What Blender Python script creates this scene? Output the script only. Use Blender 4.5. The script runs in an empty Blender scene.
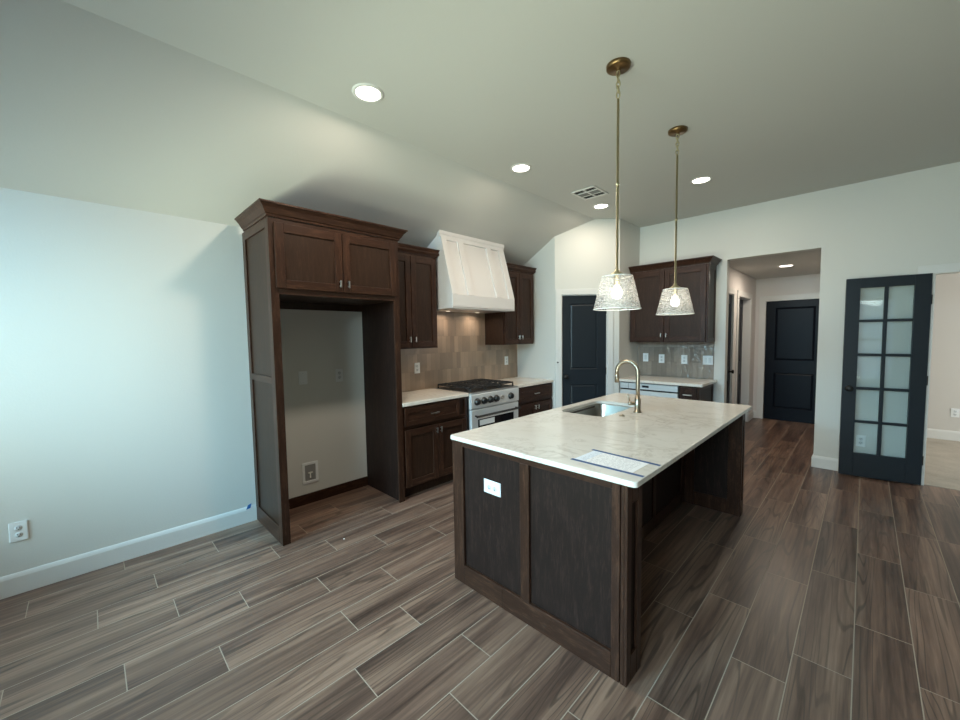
import bpy, bmesh, math, random
from mathutils import Vector, Matrix
random.seed(7)
SC = bpy.context.scene
COL = SC.collection

# ------------------------------------------------------------------ camera
R_ = Vector((0.711153, 0.702971, -0.009)); F_ = None
def setup_camera(f, yaw, pit, rol, loc):
    yaw, pit, rol = map(math.radians, (yaw, pit, rol))
    fw = Vector((-math.sin(yaw)*math.cos(pit), math.cos(yaw)*math.cos(pit), -math.sin(pit)))
    r = Vector((math.cos(yaw), math.sin(yaw), 0)); u = r.cross(fw)
    c, s = math.cos(rol), math.sin(rol)
    r, u = c*r + s*u, -s*r + c*u
    cd = bpy.data.cameras.new('camera'); co = bpy.data.objects.new('camera', cd); COL.objects.link(co)
    cd.sensor_width = 36; cd.lens = f/960*36; cd.clip_start = .05; cd.clip_end = 200
    m = Matrix.Identity(4)
    for i in range(3): m[i][0] = r[i]; m[i][1] = u[i]; m[i][2] = -fw[i]; m[i][3] = loc[i]
    co.matrix_world = m; SC.camera = co
setup_camera(388.486, 44.75, 3.555, -.8714, (3.6166, 0, 1.5221))

# ------------------------------------------------------------------ view, world, daylight
SC.view_settings.view_transform = 'Standard'; SC.view_settings.look = 'None'
SC.view_settings.gamma = 1; SC.view_settings.use_curve_mapping = False
SC.view_settings.exposure = 0.12
SC.cycles.max_bounces = 8; SC.cycles.diffuse_bounces = 5; SC.cycles.sample_clamp_indirect = 4
W = bpy.data.worlds.new('world'); SC.world = W; W.use_nodes = True
W.node_tree.nodes['Background'].inputs[0].default_value = (.55, .75, 1, 1)
W.node_tree.nodes['Background'].inputs[1].default_value = 1.2

def area(name, loc, target, sx, sy, power, col, spread=180, shape='RECTANGLE'):
    l = bpy.data.lights.new(name, 'AREA'); l.shape = shape; l.size = sx; l.size_y = sy
    l.energy = power; l.color = col; l.spread = math.radians(spread)
    o = bpy.data.objects.new(name, l); COL.objects.link(o); o.location = loc
    d = Vector(target) - Vector(loc); o.rotation_euler = d.to_track_quat('-Z', 'Z' if abs(d.z) < .9*d.length else 'Y').to_euler()
    return o
YF = -2.2        # the window wall behind the camera
WINS = [(0.15, 2.1, .08, 2.7), (2.4, 4.3, .08, 2.7), (5.0, 6.6, .25, 2.3)]
for i, (a, b, c, d) in enumerate(WINS):      # added area lamps stand in for skylight and lawn light through each window
    cx = (a+b)/2
    area('window_skylight', (cx, YF-.9, 3.0), (cx-.35, YF+.1, 2.0), 2.1, 1.7, (580, 350, 60)[i], ((.40, .77, 1.0), (.62, .87, 1.0), (.85, .95, .92))[i], 140)
    area('window_lawn_light', (cx, YF-.9, (-.45, -.15, -.15)[i]), (cx-.40, YF+.1, .65), 2.1, 1.2, (370, 215, 25)[i], (.93, 1.0, .78), 140)
area('side_room_fill_light', (7.5, 7.0, 1.6), (5, 7.0, .7), 1.1, 1.1, 120, (1, .96, .9))  # fill lamp added outside an unseen window to light the side room

# ------------------------------------------------------------------ measures
YW = 5.664; EY = 4.417; XP = 1.27; ZC = 3.035; XC = 1.035; ZS = 2.43
HD = 2.423; OX0 = 2.366; OX1 = 3.2476; XR = 7.2
HX0 = 2.24; HX1 = 3.46; HY = 8.25
PX0 = 4.06; PX1 = 5.2

# ------------------------------------------------------------------ materials
def mat(name, col, rough=.5, metal=0, emit=None, es=1, spec=.5):
    m = bpy.data.materials.new(name); m.use_nodes = True
    b = m.node_tree.nodes['Principled BSDF']
    b.inputs['Base Color'].default_value = (*col, 1); b.inputs['Roughness'].default_value = rough
    b.inputs['Metallic'].default_value = metal; b.inputs['Specular IOR Level'].default_value = spec
    if emit: b.inputs['Emission Color'].default_value = (*emit, 1); b.inputs['Emission Strength'].default_value = es
    return m
class NT:
    def __init__(s, m): s.t = m.node_tree; s.b = s.t.nodes['Principled BSDF']
    def n(s, ty, **kw):
        k = s.t.nodes.new(ty)
        for a, v in kw.items(): setattr(k, a, v)
        return k
    def put(s, sock, v):
        if isinstance(v, bpy.types.NodeSocket): s.t.links.new(v, sock)
        else: sock.default_value = v
    def m(s, op, a, b=0., c=0.):
        k = s.n('ShaderNodeMath', operation=op)
        for i, v in enumerate((a, b, c)): s.put(k.inputs[i], v)
        return k.outputs[0]
    def mix(s, f, a, b):
        k = s.n('ShaderNodeMix', data_type='RGBA'); s.put(k.inputs[0], f)
        s.put(k.inputs[6], a if isinstance(a, bpy.types.NodeSocket) else (*a, 1)); s.put(k.inputs[7], b if isinstance(b, bpy.types.NodeSocket) else (*b, 1))
        return k.outputs[2]
    def xyz(s):
        t = s.n('ShaderNodeTexCoord'); k = s.n('ShaderNodeSeparateXYZ'); s.t.links.new(t.outputs['Object'], k.inputs[0])
        return k.outputs
    def vec(s, x, y, z):
        k = s.n('ShaderNodeCombineXYZ')
        for i, v in enumerate((x, y, z)): s.put(k.inputs[i], v)
        return k.outputs[0]
    def noise(s, v, scale, det=3, rough=.5, dist=0.):
        k = s.n('ShaderNodeTexNoise'); s.put(k.inputs['Vector'], v); k.inputs['Scale'].default_value = scale
        k.inputs['Detail'].default_value = det; k.inputs['Roughness'].default_value = rough; k.inputs['Distortion'].default_value = dist
        return k.outputs['Fac']
    def ramp(s, f, stops, interp='LINEAR'):
        k = s.n('ShaderNodeValToRGB'); k.color_ramp.interpolation = interp; e = k.color_ramp.elements
        while len(e) < len(stops): e.new(.5)
        for i, (p, c) in enumerate(stops):
            e[i].position = p; e[i].color = (*c, 1) if not isinstance(c, (int, float)) else (c, c, c, 1)
        s.put(k.inputs[0], f); return k.outputs[0]
    def bump(s, h, st=.2, dist=.01):
        k = s.n('ShaderNodeBump'); k.inputs['Strength'].default_value = st; k.inputs['Distance'].default_value = dist
        s.put(k.inputs['Height'], h); s.t.links.new(k.outputs[0], s.b.inputs['Normal'])
    def col(s, c): s.t.links.new(c, s.b.inputs['Base Color'])

def paint(name, col, bump=.12, rough=.6):
    m = mat(name, col, rough); t = NT(m); x = t.xyz(); v = t.vec(x[0], x[1], x[2])
    t.bump(t.noise(v, 90, 2), bump, .004); return m
M_WALL = paint('wall_paint', (.66, .655, .615))
M_CEIL = paint('ceiling_paint', (.55, .545, .515))
M_TRIM = paint('white_trim_paint', (.70, .695, .67), .03, .4)
M_HOOD = paint('hood_white_paint', (.70, .68, .665), .03, .45)
M_ROOM = paint('side_room_paint', (.60, .57, .53))

def wood(name, axis, lo, hi, rough=.36, seed=0.):
    m = mat(name, lo, rough, spec=.22); t = NT(m); x = t.xyz()
    k = [16., 16., 16.]; k['xyz'.index(axis)] = 2.2
    v = t.vec(t.m('MULTIPLY_ADD', x[0], k[0], seed), t.m('MULTIPLY_ADD', x[1], k[1], seed), t.m('MULTIPLY_ADD', x[2], k[2], seed))
    n1 = t.noise(v, 2.6, 6, .65, .5); n2 = t.noise(v, 13, 3, .65)
    f = t.m('ADD', t.m('MULTIPLY', n1, .62), t.m('MULTIPLY', n2, .38))
    t.col(t.ramp(f, [(.32, tuple(c*.72 for c in lo)), (.5, lo), (.68, hi)]))
    t.bump(n2, .10, .002); return m
LO, HI = (.034, .0148, .0088), (.086, .0400, .0235)
WZ = wood('walnut_stain_vertical_grain', 'z', LO, HI)
WY = wood('walnut_stain_grain_along_y', 'y', LO, HI)
WX = wood('walnut_stain_grain_along_x', 'x', LO, HI)
WP = wood('walnut_stain_panel', 'z', (.029, .0140, .0083), (.050, .0245, .0143), .42, 5.)
WI = wood('island_panel_stain', 'z', (.0155, .0080, .0060), (.040, .0210, .0160), .48, 9.)

def floor_material():
    m = mat('wood_look_plank_tile', (.1, .08, .06), .36, spec=.5); t = NT(m); x = t.xyz()
    RW, PL = .204, .9075
    q = t.m('DIVIDE', t.m('SUBTRACT', x[0], .770), RW); row = t.m('FLOOR', q); rf = t.m('FRACT', q)
    known = {-4:.095, -3:.583, -2:.224, -1:.865, 0:.275, 1:.565, 2:.040, 3:.379, 4:.005, 5:.255, 6:.785, 7:.359, 8:.101, 9:.727, 10:.381, 11:.667, 12:.232, 13:.454, 14:.001, 15:.599}
    rr = random.Random(3); stops = []
    for i in range(32):
        o = known.get(i-4, rr.random()*PL); stops.append((i/32, o))
    off = t.ramp(t.m('ADD', t.m('DIVIDE', t.m('ADD', row, 4.), 32.), .004), stops, 'CONSTANT')
    k = t.m('DIVIDE', t.m('SUBTRACT', x[1], off), PL); pl = t.m('FLOOR', k); pf = t.m('FRACT', k)
    dx = t.m('MULTIPLY', t.m('MINIMUM', rf, t.m('SUBTRACT', 1., rf)), RW); dy = t.m('MULTIPLY', t.m('MINIMUM', pf, t.m('SUBTRACT', 1., pf)), PL)
    grout = t.m('LESS_THAN', t.m('MINIMUM', dx, dy), .0021)
    wn = t.n('ShaderNodeTexWhiteNoise', noise_dimensions='2D'); t.put(wn.inputs['Vector'], t.vec(row, pl, 0.))
    r1 = wn.outputs['Value']; sp = t.n('ShaderNodeSeparateColor'); t.t.links.new(wn.outputs['Color'], sp.inputs[0])
    r2 = sp.outputs[1]
    v = t.vec(x[0], t.m('MULTIPLY', x[1], .06), t.m('MULTIPLY', r1, 60.))
    vf = t.vec(x[0], t.m('MULTIPLY', x[1], .04), t.m('MULTIPLY', r2, 60.))
    big = t.noise(v, 9., 2, .5, .3)
    lines = t.m('SINE', t.m('MULTIPLY', t.noise(v, 5.5, 2.0, .5, .15), 110.))
    fine = t.noise(vf, 55., 3, .6)
    f = t.m('ADD', t.m('MULTIPLY', big, .62), t.m('MULTIPLY', fine, .38))
    base = t.ramp(f, [(.33, (.047, .0265, .0195)), (.44, (.101, .0585, .0425)), (.54, (.158, .095, .067)), (.68, (.265, .168, .118))])
    vein = t.m('MULTIPLY', t.m('SMOOTH_MIN', t.m('MAXIMUM', t.m('SUBTRACT', lines, .66), 0.), .3, .1), 2.0)
    vm = t.m('MULTIPLY', vein, t.ramp(t.noise(v, 3.3, 1), [(.36, 0.), (.54, 1.)]))
    c = t.mix(vm, base, (.036, .024, .018))
    tone = t.m('MULTIPLY_ADD', r2, .24, 1.0)
    hs = t.n('ShaderNodeHueSaturation'); t.put(hs.inputs['Value'], tone); t.put(hs.inputs['Color'], c)
    c = t.mix(grout, hs.outputs[0], (.35, .28, .215)); t.col(c)
    t.put(t.b.inputs['Roughness'], t.m('MULTIPLY_ADD', grout, .4, .34))
    h = t.m('SUBTRACT', t.m('MULTIPLY', fine, .12), grout); t.bump(h, .35, .002)
    return m
M_FLOOR = floor_material()

def tile_material(name, axis, tones, rough, bump):
    m = mat(name, (.2, .16, .12), rough); t = NT(m); x = t.xyz(); u = x['xyz'.index(axis)]
    TW, TH = .0665, .2
    q = t.m('DIVIDE', t.m('SUBTRACT', x[2], .925), TH); row = t.m('FLOOR', q); rf = t.m('FRACT', q)
    k = t.m('ADD', t.m('DIVIDE', u, TW), t.m('MULTIPLY', t.m('FLOORED_MODULO', row, 2.), .5)); c = t.m('FLOOR', k); cf = t.m('FRACT', k)
    wn = t.n('ShaderNodeTexWhiteNoise', noise_dimensions='2D'); t.put(wn.inputs['Vector'], t.vec(c, row, 0.))
    d = t.m('MINIMUM', t.m('MULTIPLY', t.m('MINIMUM', cf, t.m('SUBTRACT', 1., cf)), TW), t.m('MULTIPLY', t.m('MINIMUM', rf, t.m('SUBTRACT', 1., rf)), TH))
    g = t.m('LESS_THAN', d, .0011)
    v = t.vec(x[0], x[1], x[2])
    cl = t.noise(t.vec(t.m('MULTIPLY', x[0], 2.), t.m('MULTIPLY', x[1], 2.), t.m('ADD', x[2], t.m('MULTIPLY', wn.outputs['Value'], 9.))), 8., 3)
    wg = t.n('ShaderNodeTexWhiteNoise', noise_dimensions='2D'); t.put(wg.inputs['Vector'], t.vec(t.m('FLOOR', t.m('DIVIDE', c, 2.)), t.m('ADD', row, 40.), 0.))
    f = t.m('ADD', t.m('ADD', t.m('MULTIPLY', wn.outputs['Value'], .38), t.m('MULTIPLY', wg.outputs['Value'], .46)), t.m('MULTIPLY', cl, .22))
    t.col(t.mix(g, t.ramp(f, tones), tuple(.8*a for a in tones[1][1])))
    t.bump(t.m('ADD', t.noise(v, 17., 2), t.m('MULTIPLY', t.m('SUBTRACT', 0., g), .25)), bump, .012)
    return m
M_SPL_L = tile_material('taupe_glazed_tile_along_y', 'y', [(.05, (.215, .165, .125)), (.4, (.285, .215, .16)), (.6, (.34, .255, .185)), (.8, (.40, .295, .215)), (1, (.27, .22, .175))], .28, .25)
M_SPL_B = tile_material('taupe_glazed_tile_along_x', 'x', [(.05, (.19, .158, .13)), (.45, (.255, .212, .175)), (.75, (.33, .275, .225)), (1, (.235, .195, .165))], .14, .8)

def quartz():
    m = mat('veined_quartz', (.7, .66, .6), .14); t = NT(m); x = t.xyz(); v = t.vec(x[0], x[1], x[2])
    w = t.noise(v, 2.1, 5, .6, 1.4); a = t.m('ABSOLUTE', t.m('SUBTRACT', w, .5))
    w2 = t.noise(v, 3.7, 5, .6, .8); b = t.m('ABSOLUTE', t.m('SUBTRACT', w2, .52))
    va = t.ramp(a, [(.0, 1.), (.010, .45), (.035, 0.)]); vb = t.ramp(b, [(.0, .55), (.012, .2), (.04, 0.)])
    f = t.m('MULTIPLY', t.m('MAXIMUM', va, vb), t.ramp(t.noise(v, 1.3, 2), [(.38, .15), (.62, 1.)]))
    c = t.ramp(t.noise(v, 2.5, 4), [(.3, (.75, .695, .62)), (.7, (.83, .78, .71))])
    t.col(t.mix(t.m('MULTIPLY', f, .45), c, (.40, .33, .26))); return m
M_QTZ = quartz()
def carpet():
    m = mat('beige_carpet', (.36, .31, .25), .95, spec=.1); t = NT(m); x = t.xyz(); v = t.vec(x[0], x[1], x[2])
    n = t.noise(v, 130., 3, .7); n2 = t.noise(v, 5., 2)
    t.col(t.ramp(t.m('ADD', t.m('MULTIPLY', n, .6), t.m('MULTIPLY', n2, .4)), [(.3, (.36, .32, .27)), (.7, (.55, .495, .42))])); t.bump(n, .8, .01); return m
M_CARPET = carpet()
M_NAVY = mat('charcoal_navy_door_paint', (.0180, .0232, .0290), .36, spec=.25)
M_NAVY2 = mat('deep_navy_door_paint', (.0050, .0075, .0135), .38, spec=.16)
M_STEEL_D = mat('sink_steel', (.36, .335, .295), .30, 1)
def steel():
    m = mat('brushed_stainless', (.70, .71, .72), .30, 1); t = NT(m); x = t.xyz()
    n = t.noise(t.vec(t.m('MULTIPLY', x[0], 4.), t.m('MULTIPLY', x[1], 4.), t.m('MULTIPLY', x[2], 300.)), 1., 2)
    t.put(t.b.inputs['Roughness'], t.m('MULTIPLY_ADD', n, .16, .24)); return m
M_STEEL = steel()
M_APPL = mat('pale_stainless_front', (.70, .71, .71), .32, .30)
M_BLACK = mat('black_metal', (.012, .012, .012), .4)
M_IRON = mat('cast_iron', (.018, .017, .017), .55)
M_GLASSB = mat('dark_oven_glass', (.01, .01, .012), .08)
M_GOLD = mat('aged_brass', (.55, .49, .32), .36, 1)
M_BRONZE = mat('bronze_brass_canopy', (.23, .145, .065), .38, 1)
M_FAUC = mat('champagne_nickel', (.42, .36, .275), .30, 1)
M_NICK = mat('satin_nickel', (.72, .69, .65), .28, 1)
M_PLATE = mat('white_plastic_plate', (.80, .82, .82), .35)
M_SOCK = mat('socket_face_plastic', (.66, .69, .70), .4)
M_SLOT = mat('dark_slot', (.03, .03, .03), .6)
M_TAPE = mat('blue_painters_tape', (.03, .085, .22), .6)
M_TAPE2 = mat('bright_blue_tape', (.01, .12, .38), .6)
M_INSIDE = mat('duct_dark', (.03, .03, .028), .8)
M_LOUV = mat('vent_louver_grey', (.20, .20, .19), .5)
M_BOXIN = mat('valve_box_inside', (.28, .28, .27), .6)
M_LED = mat('downlight_lens', (.9, .88, .84), .4, emit=(1, .90, .78), es=9)
M_FILL = mat('added_fill_lens', (.9, .85, .75), .4, emit=(1, .82, .62), es=1.5)  # glow for the lenses added under the hood
M_BULB = mat('glowing_bulb', (1, .9, .75), .3, emit=(1, .86, .68), es=22)
M_SCREEN = mat('dark_display', (.02, .02, .025), .15)
def thin_glass(name, tint=(.97, .99, .985), refl=.12):
    m = bpy.data.materials.new(name); m.use_nodes = True; t = m.node_tree; t.nodes.remove(t.nodes['Principled BSDF'])
    tr = t.nodes.new('ShaderNodeBsdfTransparent'); tr.inputs[0].default_value = (*tint, 1)
    gl = t.nodes.new('ShaderNodeBsdfGlossy'); gl.inputs['Roughness'].default_value = .03
    fr = t.nodes.new('ShaderNodeFresnel'); fr.inputs[0].default_value = 1.5
    mx = t.nodes.new('ShaderNodeMixShader'); t.links.new(fr.outputs[0], mx.inputs[0]); t.links.new(tr.outputs[0], mx.inputs[1]); t.links.new(gl.outputs[0], mx.inputs[2])
    t.links.new(mx.outputs[0], t.nodes['Material Output'].inputs[0]); return m
M_PANE = thin_glass('clear_window_glass')
def seeded_glass():
    m = bpy.data.materials.new('seeded_shade_glass'); m.use_nodes = True; t = m.node_tree; b = t.nodes['Principled BSDF']
    b.inputs['Base Color'].default_value = (.85, .86, .84, 1); b.inputs['Roughness'].default_value = .12
    tr = t.nodes.new('ShaderNodeBsdfTransparent'); tr.inputs[0].default_value = (.95, .95, .94, 1)
    tl = t.nodes.new('ShaderNodeBsdfTranslucent'); tl.inputs[0].default_value = (.45, .45, .45, 1)
    tc = t.nodes.new('ShaderNodeTexCoord'); vo = t.nodes.new('ShaderNodeTexVoronoi'); vo.inputs['Scale'].default_value = 115
    vo.feature = 'F1'; t.links.new(tc.outputs['Object'], vo.inputs['Vector'])
    r = t.nodes.new('ShaderNodeValToRGB'); r.color_ramp.elements[0].position = .30; r.color_ramp.elements[1].position = .70
    r.color_ramp.elements[0].color = (.10, .10, .10, 1); r.color_ramp.elements[1].color = (.70, .70, .70, 1)
    t.links.new(vo.outputs['Distance'], r.inputs[0])
    bp = t.nodes.new('ShaderNodeBump'); bp.inputs['Strength'].default_value = .8; bp.inputs['Distance'].default_value = .006
    t.links.new(vo.outputs['Distance'], bp.inputs['Height']); t.links.new(bp.outputs[0], b.inputs['Normal'])
    m1 = t.nodes.new('ShaderNodeMixShader'); m1.inputs[0].default_value = .45; t.links.new(b.outputs[0], m1.inputs[1]); t.links.new(tl.outputs[0], m1.inputs[2])
    m2 = t.nodes.new('ShaderNodeMixShader'); t.links.new(r.outputs[0], m2.inputs[0]); t.links.new(tr.outputs[0], m2.inputs[1]); t.links.new(m1.outputs[0], m2.inputs[2])
    t.links.new(m2.outputs[0], t.nodes['Material Output'].inputs[0]); return m
M_SEED = seeded_glass()
M_SHRIM = mat('shade_rim_glass', (.85, .86, .84), .15, spec=.8)

# ------------------------------------------------------------------ mesh helpers
class MB:
    """collects shapes; every shape gets a material index"""
    def __init__(s): s.bm = bmesh.new()
    def faces(s, co, fs, m=0, smooth=False):
        v = [s.bm.verts.new(c) for c in co]; out = []
        for f in fs:
            try: k = s.bm.faces.new([v[i] for i in f])
            except ValueError: continue
            k.material_index = m; k.smooth = smooth; out.append(k)
        return out
    def box(s, x0, x1, y0, y1, z0, z1, m=0):
        x0, x1 = sorted((x0, x1)); y0, y1 = sorted((y0, y1)); z0, z1 = sorted((z0, z1))
        c = [(x, y, z) for x in (x0, x1) for y in (y0, y1) for z in (z0, z1)]
        s.faces(c, [(0, 1, 3, 2), (4, 6, 7, 5), (0, 4, 5, 1), (2, 3, 7, 6), (0, 2, 6, 4), (1, 5, 7, 3)], m); return s
    def prism(s, poly, axis, a, b, m=0):
        """poly in the two other axes (in xyz order) extruded along axis"""
        def P(p, t):
            l = list(p); l.insert('xyz'.index(axis), t); return tuple(l)
        n = len(poly); c = [P(p, a) for p in poly] + [P(p, b) for p in poly]
        s.faces(c, [tuple(range(n)), tuple(range(2*n-1, n-1, -1))] + [(i, (i+1) % n, n+(i+1) % n, n+i) for i in range(n)], m); return s
    def lathe(s, prof, loc=(0, 0, 0), axis=(0, 0, 1), seg=24, m=0, smooth=True):
        q = Vector((0, 0, 1)).rotation_difference(Vector(axis)); rings = []; co = []; fs = []
        for r, z in prof:
            if r < 1e-6: rings.append([len(co)]); co.append(q @ Vector((0, 0, z)) + Vector(loc))
            else:
                st = len(co); rings.append(list(range(st, st+seg)))
                for i in range(seg):
                    a = 2*math.pi*i/seg; co.append(q @ Vector((r*math.cos(a), r*math.sin(a), z)) + Vector(loc))
        for A, B in zip(rings, rings[1:]):
            for i in range(seg):
                j = (i+1) % seg
                if len(A) == 1 and len(B) == 1: continue
                if len(A) == 1: fs.append((A[0], B[i], B[j]))
                elif len(B) == 1: fs.append((A[i], B[0], A[j]))
                else: fs.append((A[i], B[i], B[j], A[j]))
        s.faces(co, fs, m, smooth); return s
    def cyl(s, p0, p1, r, seg=16, m=0, r1=None):
        d = Vector(p1)-Vector(p0); L = d.length; r1 = r if r1 is None else r1
        return s.lathe([(0, 0), (r, 0), (r, 0), (r1, L), (r1, L), (0, L)], p0, d, seg, m)
    def tube(s, pts, r, seg=12, m=0, closed=False):
        pts = [Vector(p) for p in pts]; n = len(pts); co = []; fs = []; prev = None
        for i, p in enumerate(pts):
            if closed: t = pts[(i+1) % n]-pts[i-1]
            else: t = pts[min(i+1, n-1)]-pts[max(i-1, 0)]
            t.normalize()
            a = (prev - prev.dot(t)*t) if prev else t.orthogonal()
            a.normalize(); prev = a; b = t.cross(a); rr = r[i] if isinstance(r, (list, tuple)) else r
            for k in range(seg):
                an = 2*math.pi*k/seg; co.append(p + rr*(math.cos(an)*a + math.sin(an)*b))
        for i in range(n if closed else n-1):
            j = (i+1) % n
            for k in range(seg): fs.append((i*seg+k, i*seg+(k+1) % seg, j*seg+(k+1) % seg, j*seg+k))
        if not closed: fs += [tuple(range(seg)), tuple(range((n-1)*seg, n*seg))]
        s.faces(co, fs, m, True); return s
    def sweep(s, prof, path, sign=1, m=0):
        """closed profile (out, z) along a 2D open path, mitred; out is to the right of travel times sign"""
        path = [Vector(p) for p in path]; n = len(path); k = len(prof); co = []; fs = []
        nr = [sign*Vector(((b-a).y, -(b-a).x)).normalized() for a, b in zip(path, path[1:])]
        for i, p in enumerate(path):
            if i == 0: d = nr[0]
            elif i == n-1: d = nr[-1]
            else: d = (nr[i-1]+nr[i]); d = d/ d.dot(nr[i])
            for o, z in prof: co.append((p.x+d.x*o, p.y+d.y*o, z))
        for i in range(n-1):
            for j in range(k): fs.append((i*k+j, i*k+(j+1) % k, (i+1)*k+(j+1) % k, (i+1)*k+j))
        fs += [tuple(range(k)), tuple(range((n-1)*k, n*k))]
        s.faces(co, fs, m); return s
    def loops(s, loops, m=0, cap0=False, cap1=False, smooth=False):
        n = len(loops[0]); co = [c for l in loops for c in l]; fs = []
        for a in range(len(loops)-1):
            for i in range(n): fs.append((a*n+i, a*n+(i+1) % n, (a+1)*n+(i+1) % n, (a+1)*n+i))
        if cap0: fs.append(tuple(range(n)))
        if cap1: fs.append(tuple(range((len(loops)-1)*n, len(loops)*n)))
        s.faces(co, fs, m, smooth); return s
    def build(s, name, mats, parent=None, bev=0., seg=2, world=True, weld=False):
        bm = s.bm
        if weld: bmesh.ops.remove_doubles(bm, verts=bm.verts, dist=1e-5)
        bmesh.ops.recalc_face_normals(bm, faces=bm.faces)
        if parent is not None and world: # vertices were written in world space
            bmesh.ops.transform(bm, matrix=WM(parent).inverted(), verts=bm.verts)
        me = bpy.data.meshes.new(name); bm.to_mesh(me); bm.free()
        for k in (mats if isinstance(mats, (list, tuple)) else [mats]): me.materials.append(k)
        o = bpy.data.objects.new(name, me); COL.objects.link(o)
        if parent is not None: o.parent = parent
        if bev:
            b = o.modifiers.new('edge', 'BEVEL'); b.width = bev; b.segments = seg; b.limit_method = 'ANGLE'; b.angle_limit = math.radians(40)
        return o
def WM(o):
    m = Matrix.LocRotScale(o.location, o.rotation_euler, o.scale)
    return WM(o.parent) @ m if o.parent else m
def rrect(x0, x1, y0, y1, r, z, n=6):
    out = []
    for cx, cy, a0 in ((x1-r, y1-r, 0), (x0+r, y1-r, 90), (x0+r, y0+r, 180), (x1-r, y0+r, 270)):
        for i in range(n+1):
            a = math.radians(a0+90*i/n); out.append((cx+r*math.cos(a), cy+r*math.sin(a), z))
    return out
def tag(o, label, cat, group=None, kind=None):
    o['label'] = label; o['category'] = cat
    if group: o['group'] = group
    if kind: o['kind'] = kind
    return o
def thing(name, loc, label, cat, rz=0., group=None, kind=None):
    o = bpy.data.objects.new(name, None); COL.objects.link(o); o.location = loc; o.rotation_euler = (0, 0, rz)
    o.empty_display_size = .1
    return tag(o, label, cat, group, kind)
def copy_tree(o, parent=None):
    c = o.copy(); COL.objects.link(c)
    if parent is not None: c.parent = parent
    for ch in list(o.children): copy_tree(ch, c)
    return c
class Frame:
    """cabinet run: u along the run, v out of the wall, z up"""
    def __init__(s, f, mh): s.f = f; s.mh = mh     # mh = wood with the grain along u
    def box(s, b, u0, u1, v0, v1, z0, z1, m=0):
        p = s.f(u0, v0); q = s.f(u1, v1); return b.box(p[0], q[0], p[1], q[1], z0, z1, m)
    def p(s, u, v, z): a = s.f(u, v); return (a[0], a[1], z)
FL = Frame(lambda u, v: (v, u), WY)
FB = Frame(lambda u, v: (u, YW-v), WX)
FI = Frame(lambda u, v: (1.875-v, u), WY)

# ------------------------------------------------------------------ the setting
def struct(name, b, m, label, cat, bev=0.):
    o = b.build(name, m, None, bev); return tag(o, label, cat, kind='structure')
b = MB(); b.box(-.12, XR+.12, YF-.12, YW+.03, -.1, 0); b.box(OX0-.2, HX1+.05, YW+.03, HY+.1, -.1, 0)
struct('floor', b, M_FLOOR, 'dark wood-look plank tile floor with pale grout lines', 'floor')
b = MB(); b.box(HX1+.05, XR+.12, YW+.03, HY+.1, -.1, .004)
struct('floor_carpet', b, M_CARPET, 'beige carpet floor of the room beyond the right opening', 'floor')
b = MB(); b.prism([(-.12, ZS-.07), (0, ZS), (XC, ZC), (XR+.12, ZC), (XR+.12, ZC+.15), (XC-.05, ZC+.15), (-.12, ZS+.1)], 'y', YF-.12, YW+.12)
struct('ceiling', b, M_CEIL, 'grey white ceiling, sloped on the left and flat on the right', 'ceiling')
b = MB(); b.box(-.12, 0, YF-.12, YW+.12, 0, ZS)
struct('wall_left', b, M_WALL, 'white wall on the left behind the refrigerator surround', 'wall')
b = MB(); b.box(OX0, XP-.11, YW, YW+.12, 0, HD); b.box(XP-.11, OX1, YW, YW+.12, HD, ZC); b.box(OX1, PX0, YW, YW+.12, 0, ZC)
b.box(PX0, PX1, YW, YW+.12, 2.04, ZC); b.box(PX1, XR, YW, YW+.12, 0, ZC)
struct('wall_back', b, M_WALL, 'pale back wall with the hallway opening and the cased opening', 'wall')
b = MB(); xs = [-.0] + [v for w in WINS for v in (w[0], w[1])] + [XR]
for i in range(0, len(xs), 2): b.box(xs[i], xs[i+1], YF-.12, YF, 0, ZC-.0)
for a, c, z0, z1 in WINS: b.box(a, c, YF-.12, YF, 0, z0); b.box(a, c, YF-.12, YF, z1, ZC)
struct('wall_front', b, M_WALL, 'window wall behind the viewpoint', 'wall')
b = MB(); b.box(XR, XR+.12, YF-.12, YW+.12, 0, ZC); struct('wall_right', b, M_WALL, 'plain wall at the far right of the living area', 'wall')
# pantry: end wall, angled door wall, short return wall
b = MB(); b.prism([(0, EY), (.66, EY), (.66-.05, EY+.11), (0, EY+.11)], 'z', 0, ZC)
struct('wall_pantry_end', b, M_WALL, 'narrow white end wall closing the range counter', 'wall')
PE = thing('wall_pantry', (.66, EY, 0), 'white angled corner wall around the dark pantry door', 'wall', math.radians(45), kind='structure')
PL_ = (XP-.66)*math.sqrt(2)
b = MB(); D0, D1, DH = .088, .705, 2.05
b.box(0, D0, 0, .11, 0, ZC); b.box(D1, PL_, 0, .11, 0, ZC); b.box(D0, D1, 0, .11, DH, ZC); b.build('wall_surface', M_WALL, PE, world=False)
b = MB(); b.prism([(XP, EY+XP-.66), (XP, YW), (XP-.11, YW), (XP-.11, EY+XP-.66-.02)], 'z', 0, ZC)
struct('wall_pantry_return', b, M_WALL, 'short white wall between the angled pantry wall and the back cabinets', 'wall')
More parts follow.
